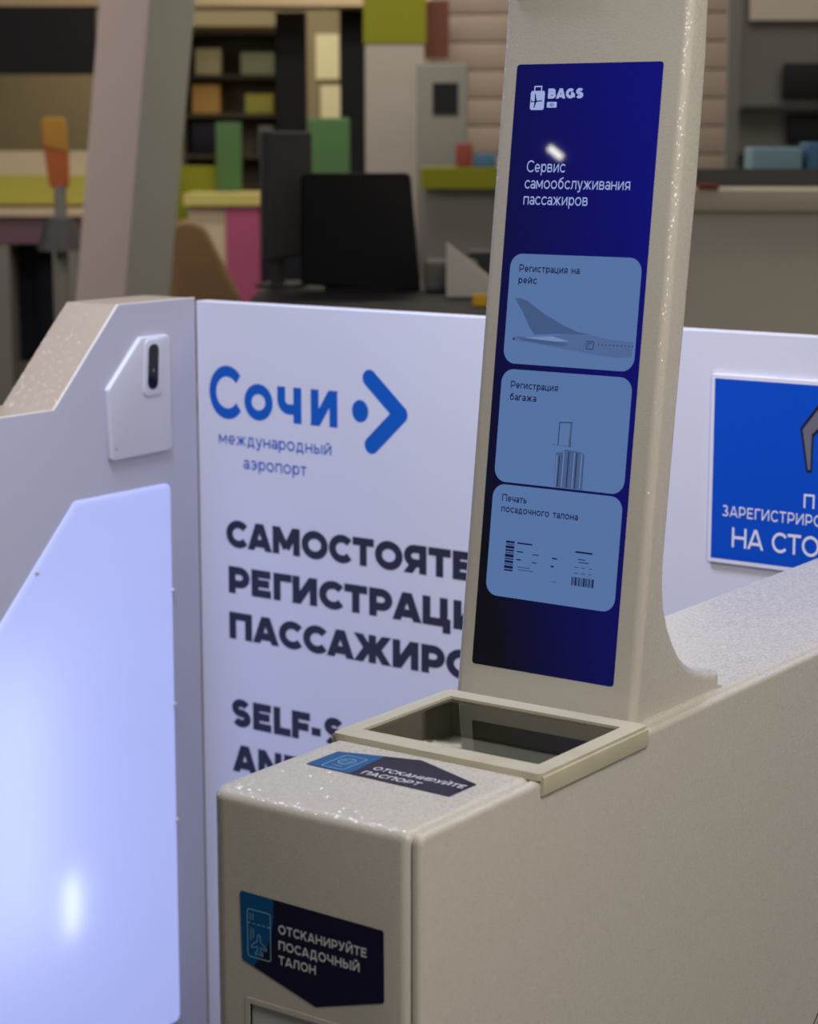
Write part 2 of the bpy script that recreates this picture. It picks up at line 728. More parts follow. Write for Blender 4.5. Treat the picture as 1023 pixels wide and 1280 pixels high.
def layout(text, t, gap):
    pos, xx = [], 0.0
    lft = {'А': .07, 'A': .07, 'Т': .03, 'У': .05, 'О': .03, 'С': .03, 'Л': .04, 'Я': .02, 'Ж': .03}
    rgt = {'А': .07, 'A': .07, 'Т': .03, 'У': .05, 'О': .03, 'С': .07, 'Г': .07, 'Р': .03, 'F': .08, 'L': .05, 'Ж': .03, 'К': .03}
    for ch in text:
        g, W = glyph(ch, t)
        k = 1.0 if ch == ch.upper() else .7
        if xx:
            xx -= lft.get(ch.upper(), 0) * k
        pos.append((xx, g))
        xx += W + gap - rgt.get(ch.upper(), 0) * k
    return pos, xx - gap


def write(bm, text, fn, a0, b0, cap, t, end=None, at=None, gap=.13, h=0.0, mi=0, facing=None, step=4e-6):
    """letters on a plane: fn maps (a, b, h) to a point; the line starts at (a0, b0), ends at a = end
    (or has the left edge of letter at[0] on a = at[1])"""
    pos, full = layout(text, t, gap)
    sx = cap
    if end is not None:
        sx = (end - a0) / full
    elif at is not None:
        sx = (at[1] - a0) / pos[at[0]][0]
    for xo, g in pos:
        for k, (p, cut, closed) in enumerate(g):
            ymax = max(q[1] for q in p)
            ymin = min(q[1] for q in p)
            top = 1.0 if ymax > .73 else .72
            ex = [t if cut and (q[1] < .06 or q[1] > top - .06) else 0 for q in (p[0], p[-1])]
            for q in ribbon(p, t, closed, ex):
                if cut:
                    lo = 0 if ymin < .1 else -9
                    hi = top if ymax > top - .1 else 9
                    q = clip(q, lo, hi)
                if len(q) < 3:
                    continue
                sheet(bm, [(a0 + (xo + x_) * sx, b0 + y_ * cap) for x_, y_ in q], fn, h + step * k, mi, facing)


def line(bm, pts, w, fn, h, mi=0, facing=None, closed=False):
    for q in ribbon(pts, w, closed):
        sheet(bm, q, fn, h, mi, facing)


def disc(bm, cx, cy, rx, ry, fn, h, mi=0, facing=None, n=32):
    sheet(bm, [(cx + rx * cos(2 * pi * k / n), cy + ry * sin(2 * pi * k / n)) for k in range(n)], fn, h, mi, facing)


Z0 = 0.15                        # heights below are measured from the booth's plinth line


def Zs(p):
    return [(a, b + Z0) for a, b in p]


# ================================================================== the setting
TILE = mat('dark_floor_tile', rgb(92, 90, 86), 0.35, 0.5, vary=(3, rgb(70, 70, 66)))
CEIL = mat('ceiling_board', rgb(150, 146, 138), 0.8, 0.2)
bm = bmesh.new()
box(bm, -22, 8, -6, 22, -.1, 0)
tag(obj('floor', bm, TILE), kind='structure')
bm = bmesh.new()
box(bm, -22, 8, -6, 22, 4.4, 4.5)
tag(obj('ceiling', bm, CEIL), kind='structure')

# ================================================================== kiosk
KX0, KX1, KY0, KY1, KZ = -1.254, -1.0195, 1.435, 2.885, 1.0 + Z0
kiosk = root('self_service_kiosk', (-1.13, 2.1, 0.0), 0,
             'long greige self-service check-in kiosk with a tilted blue touchscreen', 'kiosk')
bm = bmesh.new()
foot = rounded([(KX0, KY0), (KX1, KY0), (KX1, KY1), (KX0, KY1)], [.024, .0105, .0105, .0105], 8)
prism(bm, foot, XY, 0.0, KZ, 0, .010, 6)
body = obj('body', bm, PAINT, kiosk, smooth=True)


def cut(target, x0, x1, y0, y1, z0, z1):
    b = bmesh.new()
    box(b, x0, x1, y0, y1, z0, z1)
    c = obj('cutter', b, PAINT, kiosk)
    m = target.modifiers.new('cut', 'BOOLEAN')
    m.object = c
    m.operation = 'DIFFERENCE'
    m.solver = 'EXACT'
    bpy.context.view_layer.update()
    dg = bpy.context.evaluated_depsgraph_get()
    me = bpy.data.meshes.new_from_object(target.evaluated_get(dg))
    target.modifiers.clear()
    old = target.data
    target.data = me
    bpy.data.meshes.remove(old)
    cm = c.data
    bpy.data.objects.remove(c)
    bpy.data.meshes.remove(cm)
    target.data.name = target.name


cut(body, -1.238, -1.024, 1.658, 1.820, KZ - .05, KZ + .05)
cut(body, -1.203, -1.062, 1.40, 1.47, .62 + Z0, .800 + Z0)

# side panel of the kiosk: a slab with rounded edges beside a thin gap
bm = bmesh.new()
prism(bm, rounded([(1.439, 0.0), (2.885, 0.0), (2.885, .9985 + Z0), (1.439, .9985 + Z0)], [.001, .001, .006, .010], 5), YZ,
      -1.0185, -1.0095, 0, .006, 5)
tag(obj('side_panel', bm, PAINT, kiosk, smooth=True), 'smooth greige panel along the long side')

# passport scanner: raised cream frame, glass, well
bm = bmesh.new()
FT = KZ + .0065
outer = rounded([(-1.2555, 1.633), (-1.0075, 1.633), (-1.0075, 1.842), (-1.2555, 1.842)], .006, 4)
inner = rect(-1.2375, 1.660, -1.0265, 1.819, .002, 3)
holed(bm, outer, inner, XY, KZ - .001, FT)
prism(bm, [(1.636, KZ - .0155), (1.840, KZ - .0155), (1.840, FT - .003), (1.636, FT - .003)], YZ, -1.0095, -1.0050, 0, .0015, 3)
prism(bm, [(1.636, KZ - .0155), (1.840, KZ - .0155), (1.840, FT - .003), (1.636, FT - .003)], YZ, -1.2540, -1.2585, 0, .0015, 3)
frame = obj('scanner_frame', bm, TRIM, kiosk, smooth=True)
tag(frame, 'cream frame round the passport scanner window')
bm = bmesh.new()
sheet(bm, rect(-1.2375, 1.660, -1.0265, 1.819), XY, KZ + .0035, 0, (0, 0, 1))
tag(obj('scanner_glass', bm, GLASS, frame), 'clear glass of the passport scanner')
bm = bmesh.new()
w0, w1, v0, v1 = -1.2365, -1.0255, 1.6595, 1.8185
for q in ([(w0, v0, KZ - .036), (w1, v0, KZ - .036), (w1, v1, KZ - .036), (w0, v1, KZ - .036)],
          [(w0, v0, KZ - .036), (w0, v1, KZ - .036), (w0, v1, KZ - .001), (w0, v0, KZ - .001)],
          [(w1, v0, KZ - .036), (w1, v1, KZ - .036), (w1, v1, KZ - .001), (w1, v0, KZ - .001)],
          [(w0, v0, KZ - .036), (w1, v0, KZ - .036), (w1, v0, KZ - .001), (w0, v0, KZ - .001)],
          [(w0, v1, KZ - .036), (w1, v1, KZ - .036), (w1, v1, KZ - .001), (w0, v1, KZ - .001)]):
    bm.faces.new([bm.verts.new(c) for c in q])
tag(obj('scanner_well', bm, DARKGLASS, frame), 'olive grey well under the scanner glass')

# tilted tower
TX0, TX1 = -1.2560, -1.0310
TK = 0.127
front = [(1.853, -.012), (1.853, 0.0), (1.853 + TK * .70, .70), (1.9448, .73), (1.9478, .78), (1.949, .85), (1.949, 1.10)]
back = [(2.005, 1.10), (2.000, .85), (1.988, .76), (1.985, .685), (1.972, .557), (1.950, .403), (1.939, .33), (1.929, .256), (1.9215, .201),
        (1.917, .165), (1.916, .140), (1.9195, .113), (1.928, .092), (1.939, .074), (1.954, .055), (1.970, .042), (1.990, .031), (2.012, .0235), (2.036, .0185), (2.050, .0165), (2.050, -.014)]
prof = [(y, z + KZ) for y, z in front + back]
bm = bmesh.new()
prism(bm, prof, YZ, TX0, TX1, .010, .010, 6)
tower = obj('tower', bm, PAINT, kiosk, smooth=True)
tag(tower, 'tilted greige tower carrying the touchscreen')
TN = Vector((0, -1, TK)).normalized()


def TW(u, v, h):
    return (TX0 + u, 1.853 + TK * v + TN.y * h, KZ + v + TN.z * h)


# plate at the head of the tower, only its lower edge is in the picture
bm = bmesh.new()
prism(bm, [(a, b + KZ) for a, b in rect(TX0 + .012, .746, TX0 + .110, .90, .006)], XZ, 1.952, 1.9425, 0, .003, 4)
tag(obj('head_plate', bm, PAINT, tower, smooth=True), 'raised plate at the head of the tower')

# display
SF = TN
bm = bmesh.new()
prism(bm, rect(.021, .0355, .198, .6765, .0035), TW, -.002, .0006, 0, .0004, 2)
display = obj('display', bm, S_BG, kiosk)
tag(display, 'dark blue touchscreen with three pale menu tiles')
HS = .0007
bm = bmesh.new()
write(bm, 'Сервис', TW, .043, .5635, .0122, .115, end=.0905, h=HS, facing=SF, gap=.17)
write(bm, 'самообслуживания', TW, .042, .5462, .0122, .115, end=.1705, h=HS, facing=SF, gap=.17)
write(bm, 'пассажиров', TW, .042, .5293, .0122, .115, end=.1212, h=HS, facing=SF, gap=.17)
obj('screen_heading', bm, S_TXT, display)
bm = bmesh.new()
sheet(bm, rect(.041, .6285, .0585, .6485, .0025), TW, HS, 0, SF)
line(bm, [(.0455, .648), (.0455, .6530), (.0540, .6530), (.0540, .648)], .0014, TW, HS + 2e-5, 0, SF)
for q in ([(.0415, .6375), (.0555, .6388), (.0555, .6375), (.0415, .6365)], [(.0465, .6370), (.0492, .6375), (.0470, .6455), (.0460, .6455)],
          [(.0465, .6385), (.0492, .6380), (.0466, .6308), (.0456, .6308)], [(.0420, .6372), (.0432, .6372), (.0424, .6400), (.0418, .6400)]):
    sheet(bm, q, TW, HS + 4e-5, 1, SF)
write(bm, 'BAGS', TW, .0625, .6402, .0105, .30, end=.1058, gap=.10, h=HS, facing=SF)
sheet(bm, rect(.0620, .6308, .0742, .6368, .0012), TW, HS, 0, SF)
write(bm, 'ID', TW, .0660, .6322, .0030, .2, end=.0705, gap=.2, h=HS + 3e-5, facing=SF, mi=1)
tag(obj('suitcase_logo', bm, [S_TXT, S_NAVY], display), 'pale suitcase mark beside bold BAGS lettering')
tiles = []
for v0_, v1_ in ((.361, .4775), (.2345, .355), (.112, .232)):
    bm = bmesh.new()
    sheet(bm, rect(.0315, v0_, .192, v1_, .0145, 8), TW, HS, 0, SF)
    tiles.append(obj('menu_tile', bm, S_TILE, display))
for lines in ((('Регистрация на', .0435, .4585, .1180), ('рейс', .0435, .4462, .0665)),
              (('Регистрация', .0440, .3350, .1030), ('багажа', .0440, .3222, .0770)),
              (('Печать', .0440, .2140, .0752), ('посадочного талона', .0440, .2026, .1395))):
    bm = bmesh.new()
    for tx, u_, v_, e_ in lines:
        write(bm, tx, TW, u_, v_, .0078, .155, end=e_, h=HS + 2e-4, facing=SF, gap=.17)
    obj('tile_caption', bm, S_DK, display)
# aeroplane tail
bm = bmesh.new()
H2 = HS + 1e-4
fus = [(.042, .3895), (.050, .3905), (.060, .3895), (.080, .392), (.100, .394), (.120, .3965), (.140, .3955), (.160, .393), (.1895, .3915),
       (.1885, .3760), (.170, .3745), (.150, .3755), (.120, .3785), (.090, .3815), (.065, .3845), (.045, .3855)]
sheet(bm, fus, TW, H2, 1, SF)
sheet(bm, [(.060, .3895), (.090, .3925), (.112, .3885), (.085, .3860), (.050, .3875)], TW, H2 + 2e-5, 2, SF)
sheet(bm, [(.045, .3895), (.100, .3870), (.112, .3855), (.105, .3825), (.080, .3835), (.055, .3860)], TW, H2 + 4e-5, 0, SF)
sheet(bm, [(.0405, .4305), (.0470, .4308), (.056, .4285), (.080, .4150), (.105, .4040), (.122, .3985), (.140, .3965), (.120, .3960), (.095, .3950), (.069, .3930), (.062, .4000), (.052, .4160)], TW, H2 + 6e-5, 0, SF)
disc(bm, .0430, .3872, .0012, .0013, TW, H2 + 8e-5, 3, SF, 12)
line(bm, rect(.1335, .3815, .1420, .3895, .0012, 3), .0007, TW, H2 + 8e-5, 3, SF, True)
line(bm, [(.1355, .3875), (.1395, .3875)], .0006, TW, H2 + 8e-5, 3, SF)
line(bm, [(.1362, .3835), (.1362, .3875)], .0006, TW, H2 + 9e-5, 3, SF)
for k in range(10):
    disc(bm, .1480 + k * .00455, .3868 + k * .00003, .0007, .0007, TW, H2 + 8e-5, 3, SF, 8)
obj('aeroplane_picture', bm, [S_P1, S_P2, S_P3, S_DK], display)
# suitcase
bm = bmesh.new()
sheet(bm, rounded([(.107, .2350), (.142, .2350), (.142, .2735), (.118, .2755), (.114, .2720), (.107, .2715)], [0, 0, .004, .004, .001, .001], 4), TW, H2, 0, SF)
for k, c in ((.1085, 2), (.1115, 3), (.1165, 2), (.1195, 1), (.1225, 3), (.126, 1), (.1295, 2), (.1325, 3), (.136, 1), (.1385, 2)):
    line(bm, [(k, .2355), (k, .2700 - (.0015 if k < .115 else -.003))], .0009, TW, H2 + 3e-5, c, SF)
line(bm, [(.1085, .2790), (.1085, .3030), (.1235, .3040), (.1235, .2780)], .0009, TW, H2 + 2e-5, 3, SF)
line(bm, [(.1222, .2780), (.1228, .3030)], .0022, TW, H2 + 4e-5, 0, SF)
line(bm, [(.101, .2795), (.120, .2790)], .0007, TW, H2 + 5e-5, 0, SF)
obj('suitcase_picture', bm, [S_P1, S_P2, S_P3, S_DK], display)
# boarding pass
bm = bmesh.new()
zz = .1725
for k, w in enumerate((2.6, 1.0, 3.4, 2.2, 1.2, 4.0, 1.6, 3.0, 1.0, 3.6, 2.0)):
    hh = w * .00085
    sheet(bm, rect(.0530, zz - hh, .0640, zz), TW, H2, 0, SF)
    zz -= hh + .00105
uu = .1380
for k, w in enumerate((2, 1, 3, 1, 2, 1, 1, 3, 2, 1, 2, 1, 3)):
    ww = w * .0007
    sheet(bm, rect(uu, .1345, uu + ww, .1435), TW, H2, 0, SF)
    uu += ww + .0009
for u_, v_, w_, hh in ((.0675, .1705, .019, .0016), (.0675, .1615, .008, .0013), (.0875, .1605, .008, .0010), (.0675, .1530, .006, .0013), (.0875, .1520, .006, .0010),
                       (.0695, .1455, .016, .0006), (.0705, .1428, .019, .0006), (.112, .1590, .006, .0016), (.111, .1505, .004, .0016), (.112, .1350, .008, .0004),
                       (.140, .1690, .021, .0018), (.144, .1620, .009, .0009), (.145, .1590, .012, .0009), (.140, .1535, .005, .0006), (.149, .1535, .004, .0006), (.158, .1535, .004, .0006),
                       (.140, .1475, .005, .0006), (.148, .1475, .006, .0006), (.158, .1475, .003, .0006)):
    sheet(bm, rect(u_, v_, u_ + w_, v_ + hh), TW, H2, 0, SF)
obj('boarding_pass_picture', bm, [S_DK], display)

# stickers
FF = (0, -1, 0)


def FX(a, b, h):
    return (a, KY0 - h, b + Z0)


bm = bmesh.new()
prism(bm, rounded([(-1.2130, .9075), (-1.0470, .9050), (-1.0465, .8370), (-1.1240, .8140), (-1.2110, .8400)], .0025, 4), FX, -.0005, .0006)
stk = obj('boarding_pass_sticker', bm, NAVY, kiosk)
tag(stk, 'navy sticker with boarding pass symbol on the front face')
bm = bmesh.new()
sheet(bm, rounded([(-1.2130, .9075), (-1.1730, .9069), (-1.1728, .8900), (-1.1755, .8720), (-1.1830, .8540), (-1.1975, .8362), (-1.2110, .8400)],
                  [.0025, 0, .01, .01, .01, 0, .0025], 4), FX, .0007, 0, FF)
ik = dict(fn=FX, h=.0009, facing=FF, mi=1)
line(bm, rect(-1.2040, .8455, -1.1765, .8920, .0025, 3), .0011, closed=True, **ik)
for k in range(5):
    line(bm, [(-1.2040 + k * .0058, .8785), (-1.2003 + k * .0058, .8785)], .0010, **ik)
for k in (0, 1):
    line(bm, [(-1.2005 + k * .003, .8820), (-1.2005 + k * .003, .8880)], .0009, **ik)
    line(bm, [(-1.2000 + k * .003, .8615 + k * .003), (-1.2000 + k * .003, .8740)], .0009, **ik)
pl = [(-1.1905, .8690), (-1.1888, .8670), (-1.1885, .8620), (-1.1815, .8570), (-1.1815, .8545), (-1.1885, .8568), (-1.1888, .8525), (-1.1862, .8505), (-1.1862, .8487), (-1.1905, .8500),
      (-1.1948, .8487), (-1.1948, .8505), (-1.1922, .8525), (-1.1925, .8568), (-1.1995, .8545), (-1.1995, .8570), (-1.1925, .8620), (-1.1922, .8670)]
line(bm, pl, .0009, closed=True, **ik)
tag(obj('sticker_symbol', bm, [TEAL, PRINTB], stk), 'light blue boarding pass symbol on a blue corner')
bm = bmesh.new()
for tx, b_, e_ in (('ОТСКАНИРУЙТЕ', .8755, -1.0655), ('ПОСАДОЧНЫЙ', .8600, -1.0735), ('ТАЛОН', .8455, -1.1235)):
    write(bm, tx, FX, -1.1670, b_, .0088, .19, end=e_, gap=.20, h=.0009, facing=FF)
obj('sticker_lettering', bm, PRINT, stk)


def FT_(a, b, h):
    return (a, b, KZ + h)


UP = (0, 0, 1)
bm = bmesh.new()
prism(bm, rounded([(-1.2225, 1.5475), (-1.2225, 1.5990), (-1.1370, 1.6220), (-1.0505, 1.5885), (-1.0505, 1.5430)], .002, 4), FT_, -.0005, .0006)
stk = obj('passport_sticker', bm, NAVY, kiosk)
tag(stk, 'navy sticker with passport symbol on the top face')
bm = bmesh.new()
sheet(bm, [(-1.2220, 1.5480), (-1.1700, 1.5463), (-1.1690, 1.5600), (-1.1720, 1.5800), (-1.1730, 1.6115), (-1.2220, 1.5985)], FT_, .0007, 0, UP)
ik = dict(fn=FT_, h=.0009, facing=UP, mi=1)
line(bm, rect(-1.2070, 1.5515, -1.1805, 1.5925, .003, 3), .0012, closed=True, **ik)
line(bm, arc(-1.1937, 1.5760, .0080, .0095, 0, 360, 24)[:-1], .0010, closed=True, **ik)
line(bm, arc(-1.1937, 1.5760, .0035, .0095, 0, 360, 20)[:-1], .0008, fn=FT_, h=.00092, facing=UP, mi=1, closed=True)
line(bm, [(-1.2010, 1.5760), (-1.1865, 1.5760)], .0009, fn=FT_, h=.00094, facing=UP, mi=1)
line(bm, [(-1.2000, 1.5600), (-1.1875, 1.5600)], .0013, **ik)
tag(obj('sticker_symbol', bm, [TEAL, PRINTB], stk), 'light blue passport symbol on a blue corner')
bm = bmesh.new()
write(bm, 'ОТСКАНИРУЙТЕ', FT_, -1.1590, 1.5690, .0100, .175, end=-1.0540, gap=.20, h=.0009, facing=UP)
write(bm, 'ПАСПОРТ', FT_, -1.1600, 1.5520, .0100, .175, end=-1.0935, gap=.20, h=.0009, facing=UP)
obj('sticker_lettering', bm, PRINT, stk)

# boarding pass reader let into the front face
bm = bmesh.new()
holed(bm, rect(-1.2085, .615, -1.057, .8035, .002, 3), rect(-1.2030, .62, -1.062, .7985, .002, 3), FX, -.02, .0006)
rd = obj('boarding_pass_reader', bm, PAINT, kiosk)
bm = bmesh.new()
prism(bm, rect(-1.2030, .62, -1.062, .7985), FX, -.014, -.003)
tag(obj('reader_window', bm, GREYPL, rd), 'pale grey reader window')

# ================================================================== booth: back panel
BY = 2.900
bp = root('booth_back_panel', (-1.6, 2.92, 0), 0, 'long white panel with blue airport logo and dark Cyrillic heading', 'panel')
bm = bmesh.new()
prism(bm, rect(-2.536, 0.0, -0.62, 1.3075 + Z0), XZ, BY + .03, BY, 0, .0015, 2)
obj('board', bm, WHITE, bp)


def BX(a, b, h):
    return (a, BY - h, b + Z0)


bm = bmesh.new()
kw = dict(fn=BX, facing=FF, h=.0004)
cap = .0945
write(bm, 'С', BX, -2.507, 1.0975, cap, .205, end=-2.4355, h=.0004, facing=FF)
for ch, l, r_ in (('о', -2.4245, -2.3605), ('ч', -2.348, -2.2935), ('и', -2.2725, -2.2135)):
    write(bm, ch, BX, l, 1.1000, .0890, .205, end=r_, h=.0004, facing=FF)
disc(bm, -2.1640, 1.1330, .0178, .0195, BX, .0004, 0, FF)
cv = [(-2.1435, 1.1915), (-2.0780, 1.1335), (-2.1395, 1.0755)]
th = .0300
for a, b in zip(cv, cv[1:]):
    line(bm, [a, b], th, BX, .0004 + .00001 * cv.index(a), 0, FF)
for k, c in enumerate(cv):
    disc(bm, c[0], c[1], th / 2, th / 2, BX, .00043 + k * .00001, 0, FF)
tag(obj('airport_logo', bm, LOGO, bp), 'blue airport name with dot and chevron')
bm = bmesh.new()
write(bm, 'международный', BX, -2.486, 1.0500, .0232, .125, end=-2.2275, gap=.17, **{k: v for k, v in kw.items() if k != 'fn'})
write(bm, 'аэропорт', BX, -2.4285, 1.0080, .0232, .125, end=-2.2835, gap=.17, h=.0004, facing=FF)
tag(obj('airport_lettering', bm, LOGO, bp), 'small blue lettering under the logo')
for tx, a_, b_, c_, at_ in (('САМОСТОЯТЕЛЬНАЯ', -2.4720, .8600, .0500, (9, -1.9690)), ('РЕГИСТРАЦИЯ', -2.4680, .7735, .0505, (9, -1.9670)),
                            ('ПАССАЖИРОВ', -2.4680, .6875, .0505, (7, -2.0340)), ('SЕLF-S', -2.4650, .5210, .0520, (4, -2.2790)), ('AND', -2.4650, .4330, .0525, (1, -2.4030))):
    bm = bmesh.new()
    write(bm, tx, BX, a_, b_, c_, .285, at=at_, gap=.10, h=.0004, facing=FF)
    tag(obj('heading_lettering', bm, INK, bp), 'line of bold dark capitals')

# blue notice on the back panel
sg = root('notice_sign', (-1.27, 2.895, 0.9 + Z0), 0, 'blue notice with white border fixed to the white panel right of the tower', 'sign')
bm = bmesh.new()
prism(bm, rect(-1.4845, .9485, -1.060, 1.2425, .003, 3), BX, 0, .0065, 0, .001, 2)
sfr = obj('sign_plate', bm, SIGNW, sg)
bm = bmesh.new()
sheet(bm, rect(-1.4785, .9555, -1.066, 1.2360), BX, .0068, 0, FF)
obj('sign_face', bm, SIGNB, sg)
bm = bmesh.new()
write(bm, 'П', BX, -1.3245, 1.0495, .0215, .155, end=-1.3070, h=.0071, facing=FF)
write(bm, 'ЗАРЕГИСТРИРОВАТЬСЯ', BX, -1.4600, 1.0230, .0172, .145, at=(11, -1.3070), gap=.24, h=.0071, facing=FF)
write(bm, 'НА СТОЙКЕ', BX, -1.4425, .9760, .0310, .15, at=(5, -1.3250), gap=.13, h=.0071, facing=FF)
tag(obj('sign_lettering', bm, SIGNW, sg), 'white Cyrillic capitals')
bm = bmesh.new()
sheet(bm, [(-1.3220, 1.1040), (-1.3130, 1.1040), (-1.3120, 1.1590), (-1.2900, 1.1800), (-1.2680, 1.1800), (-1.2680, 1.2180), (-1.3000, 1.2160), (-1.3340, 1.1700)], BX, .0071, 0, FF)
sheet(bm, [(-1.3195, 1.1080), (-1.3155, 1.1080), (-1.3150, 1.1620), (-1.2920, 1.1850), (-1.2700, 1.1850), (-1.2700, 1.2130), (-1.2980, 1.2105), (-1.3300, 1.1685)], BX, .0073, 1, FF)
tag(obj('sign_symbol', bm, [BLACKM, GREYP], sg), 'bent dark grey symbol with black outline')

# ================================================================== booth: left partition
SX = -2.536
sp = root('booth_side_partition', (-2.6, 2.3, 0), 0, 'white partition with sloping greige top edge and glowing panel at left', 'partition')
OUT = [(2.897, 0 - Z0), (2.897, 1.3125), (2.6955, 1.3125), (2.5330, 1.1450), (1.50, 1.1450), (1.50, -Z0)]
HOLE = rounded([(2.8160, -.05), (2.8190, .9835), (2.5730, .9835), (2.10, .5105), (2.10, -.05)], [.014, .014, .014, .014, .014], 5)


def shrink(p, d):
    return inset(ccw(p), d)


bm = bmesh.new()
holed(bm, Zs(OUT), Zs(shrink(HOLE, -.004)), YZ, SX - .124, SX - .004)
obj('shell', bm, TANP, sp)
bm = bmesh.new()
holed(bm, Zs(OUT), Zs(HOLE), YZ, SX - .001, SX)
tag(obj('face_sheet', bm, LAV, sp), 'white face sheet')
bm = bmesh.new()
holed(bm, Zs(shrink(OUT, -.0012)), Zs(shrink(OUT, .004)), YZ, SX - .004, SX - .001)
for v in bm.verts:
    v.co.z = max(v.co.z, .001)
    v.co.y = min(v.co.y, 2.8985)
tag(obj('edge_strip', bm, EDGE, sp), 'thin cream edge strip')
bm = bmesh.new()
prism(bm, Zs(shrink(OUT, .01)), YZ, SX - .1235, SX - .121)
tag(obj('back_sheet', bm, WHITE, sp), 'white back of the light box')
# diffuser: slightly domed opal sheet
bm = bmesh.new()
P = Zs(shrink(HOLE, .0006))
dz = [(0, -.004), (.0, .0016), (.0012, .0030), (.0035, .0042), (.0075, .0050)]
rings = []
for d_, h_ in dz:
    rings.append([bm.verts.new((SX + h_, a, b)) for a, b in inset(ccw(P), d_)])
for A, B in zip(rings, rings[1:]):
    for i in range(len(A)):
        j = (i + 1) % len(A)
        bm.faces.new((A[i], A[j], B[j], B[i]))
bm.faces.new(rings[-1])
bmesh.ops.recalc_face_normals(bm, faces=bm.faces[:])
lp = obj('light_panel', bm, DIFF, sp)
tag(lp, 'glowing opal light panel')
for (cy, cz) in ((2.4755, .8740), (2.8175, .7830), (2.8170, .5680), (2.8160, .3450)):
    bm = bmesh.new()
    box(bm, SX - .001, SX + .007, cy - .005, cy + .005, cz - .004 + Z0, cz + .004 + Z0, .002)
    obj('clip', bm, GREYPL, lp, smooth=True)
# camera cover
bm = bmesh.new()
prism(bm, Zs(rounded([(2.7430, 1.2530), (2.8205, 1.2530), (2.8205, 1.0430), (2.6610, 1.0405), (2.6560, 1.1680)], [.006, .010, .010, .008, .006], 6)), YZ, SX, SX + .008, 0, .004, 4)
prism(bm, Zs(rounded([(2.7520, 1.2490), (2.7990, 1.2490), (2.7960, 1.1470), (2.7430, 1.1470)], .012, 6)), YZ, SX + .004, SX + .0105, 0, .0024, 4)
cc = obj('camera_cover', bm, PLASTIC, sp, smooth=True)
tag(cc, 'white moulded camera cover')
bm = bmesh.new()
prism(bm, Zs(rounded([(2.7600, 1.2395), (2.7865, 1.2395), (2.7815, 1.1590), (2.7545, 1.1590)], .0125, 8)), YZ, SX + .009, SX + .0110)
cw = obj('camera_window', bm, BLACK, cc)
tag(cw, 'black oblong camera window')
bm = bmesh.new()
disc(bm, 2.7705, 1.1930 + Z0, .0035, .0035, YZ, SX + .0113, 0, (1, 0, 0), 20)
tag(obj('camera_lens', bm, LENS, cc), 'small glinting lens')
bm = bmesh.new()
disc(bm, 2.674, 1.062 + Z0, .0016, .0016, YZ, SX + .0083, 0, (1, 0, 0), 12)
obj('pin_hole', bm, SEAM, cc)

# ================================================================== the hall behind
HA = 0.617686                     # the shop row stands at this angle to the booth
HF = Vector((-sin(HA), cos(HA), 0))
HR = Vector((cos(HA), sin(HA), 0))


def hall(u, d, z=0.0):
    p = HR * u + HF * d
    return (p.x, p.y, z)


def hroot(name, u, d, label, cat, group=None, z=0.0, turn=0.0, kind=None):
    return root(name, hall(u, d, z), HA + turn, label, cat, group, kind)


def hbox(name, m, par, x0, x1, y0, y1, z0, z1, r=0.0):
    b = bmesh.new()
    box(b, x0, x1, y0, y1, z0, z1, r)
    return obj(name, b, m, par, smooth=bool(r), local=True)


def htag(name, m, u, d, x0, x1, y0, y1, z0, z1, label, cat, r=0.0, group=None, z=0.0, turn=0.0, kind=None):
    b = bmesh.new()
    box(b, x0, x1, y0, y1, z0, z1, r)
    o = obj(name, b, m, None, smooth=bool(r), local=True)
    o.location = hall(u, d, z)
    o.rotation_euler = (0, 0, HA + turn)
    return tag(o, label, cat, group, kind)


M = lambda n, r, g, b, ro=.6: mat(n, rgb(r, g, b), ro, .3)
DARKWALL = M('shop_dark_wall', 120, 108, 80)
SHELFM = M('shelf_dark_wood', 84, 76, 56)
FASCIA = M('fascia_beige', 190, 168, 132)
PILLAR = M('pillar_paint', 190, 176, 168)
PWHITE = M('pillar_white', 176, 168, 160)
LIME = M('lime_laminate', 132, 134, 22)
LIMEL = M('pale_lime_laminate', 180, 174, 78)
YELLOW = M('yellow_worktop', 200, 186, 110)
BEIGE = M('beige_laminate', 204, 186, 158)
PURPLE = M('plum_laminate', 112, 86, 96)
PINK = M('pink_laminate', 170, 82, 116)
TAN = M('tan_fabric', 136, 108, 74)
GREEN = M('green_panel', 76, 112, 68)
ORANGE = M('orange_plastic', 178, 98, 58)
AMBER = M('amber_plastic', 172, 128, 50)
GREYD = M('dark_grey_plastic', 74, 74, 76)
GREYM = M('mid_grey_plastic', 128, 126, 120)
GREYC = M('counter_grey', 226, 218, 204)
STONE = M('counter_top_stone', 206, 196, 178)
SLAT = M('slat_board', 168, 152, 138)
REDB = M('red_brown_print', 134, 82, 66)
RED = M('red_plastic', 134, 66, 58)
BLUE = M('blue_plastic', 70, 106, 142)
BLUEL = M('pale_blue_plastic', 120, 150, 166)
CREAM = M('cream_card', 214, 208, 164)
YBOX = M('yellow_card', 226, 176, 30)
PALEG = M('pale_green_card', 176, 186, 150)
GOLD = M('amber_card', 206, 160, 90)
NAVYD = M('dark_navy_panel', 24, 24, 38)

# walls and beams of the shop row
tag(htag('wall_back', DARKWALL, 0, 18.5, -9, 9, 0, .2, 0, 4.4, None, None), kind='structure')
tag(htag('beam_fascia', FASCIA, -1.7, 15.2, -3.5, 1.88, 0, .5, 2.66, 3.4, None, None), kind='structure')
tag(htag('beam_post_dark', BLACKM, -.875, 15.9, -.11, .11, 0, .2, 0, 2.66, None, None), kind='structure')
tag(htag('beam_post_brown', BLACKM, -.415, 15.7, -.09, .09, 0, .2, 0, 2.66, None, None), kind='structure')
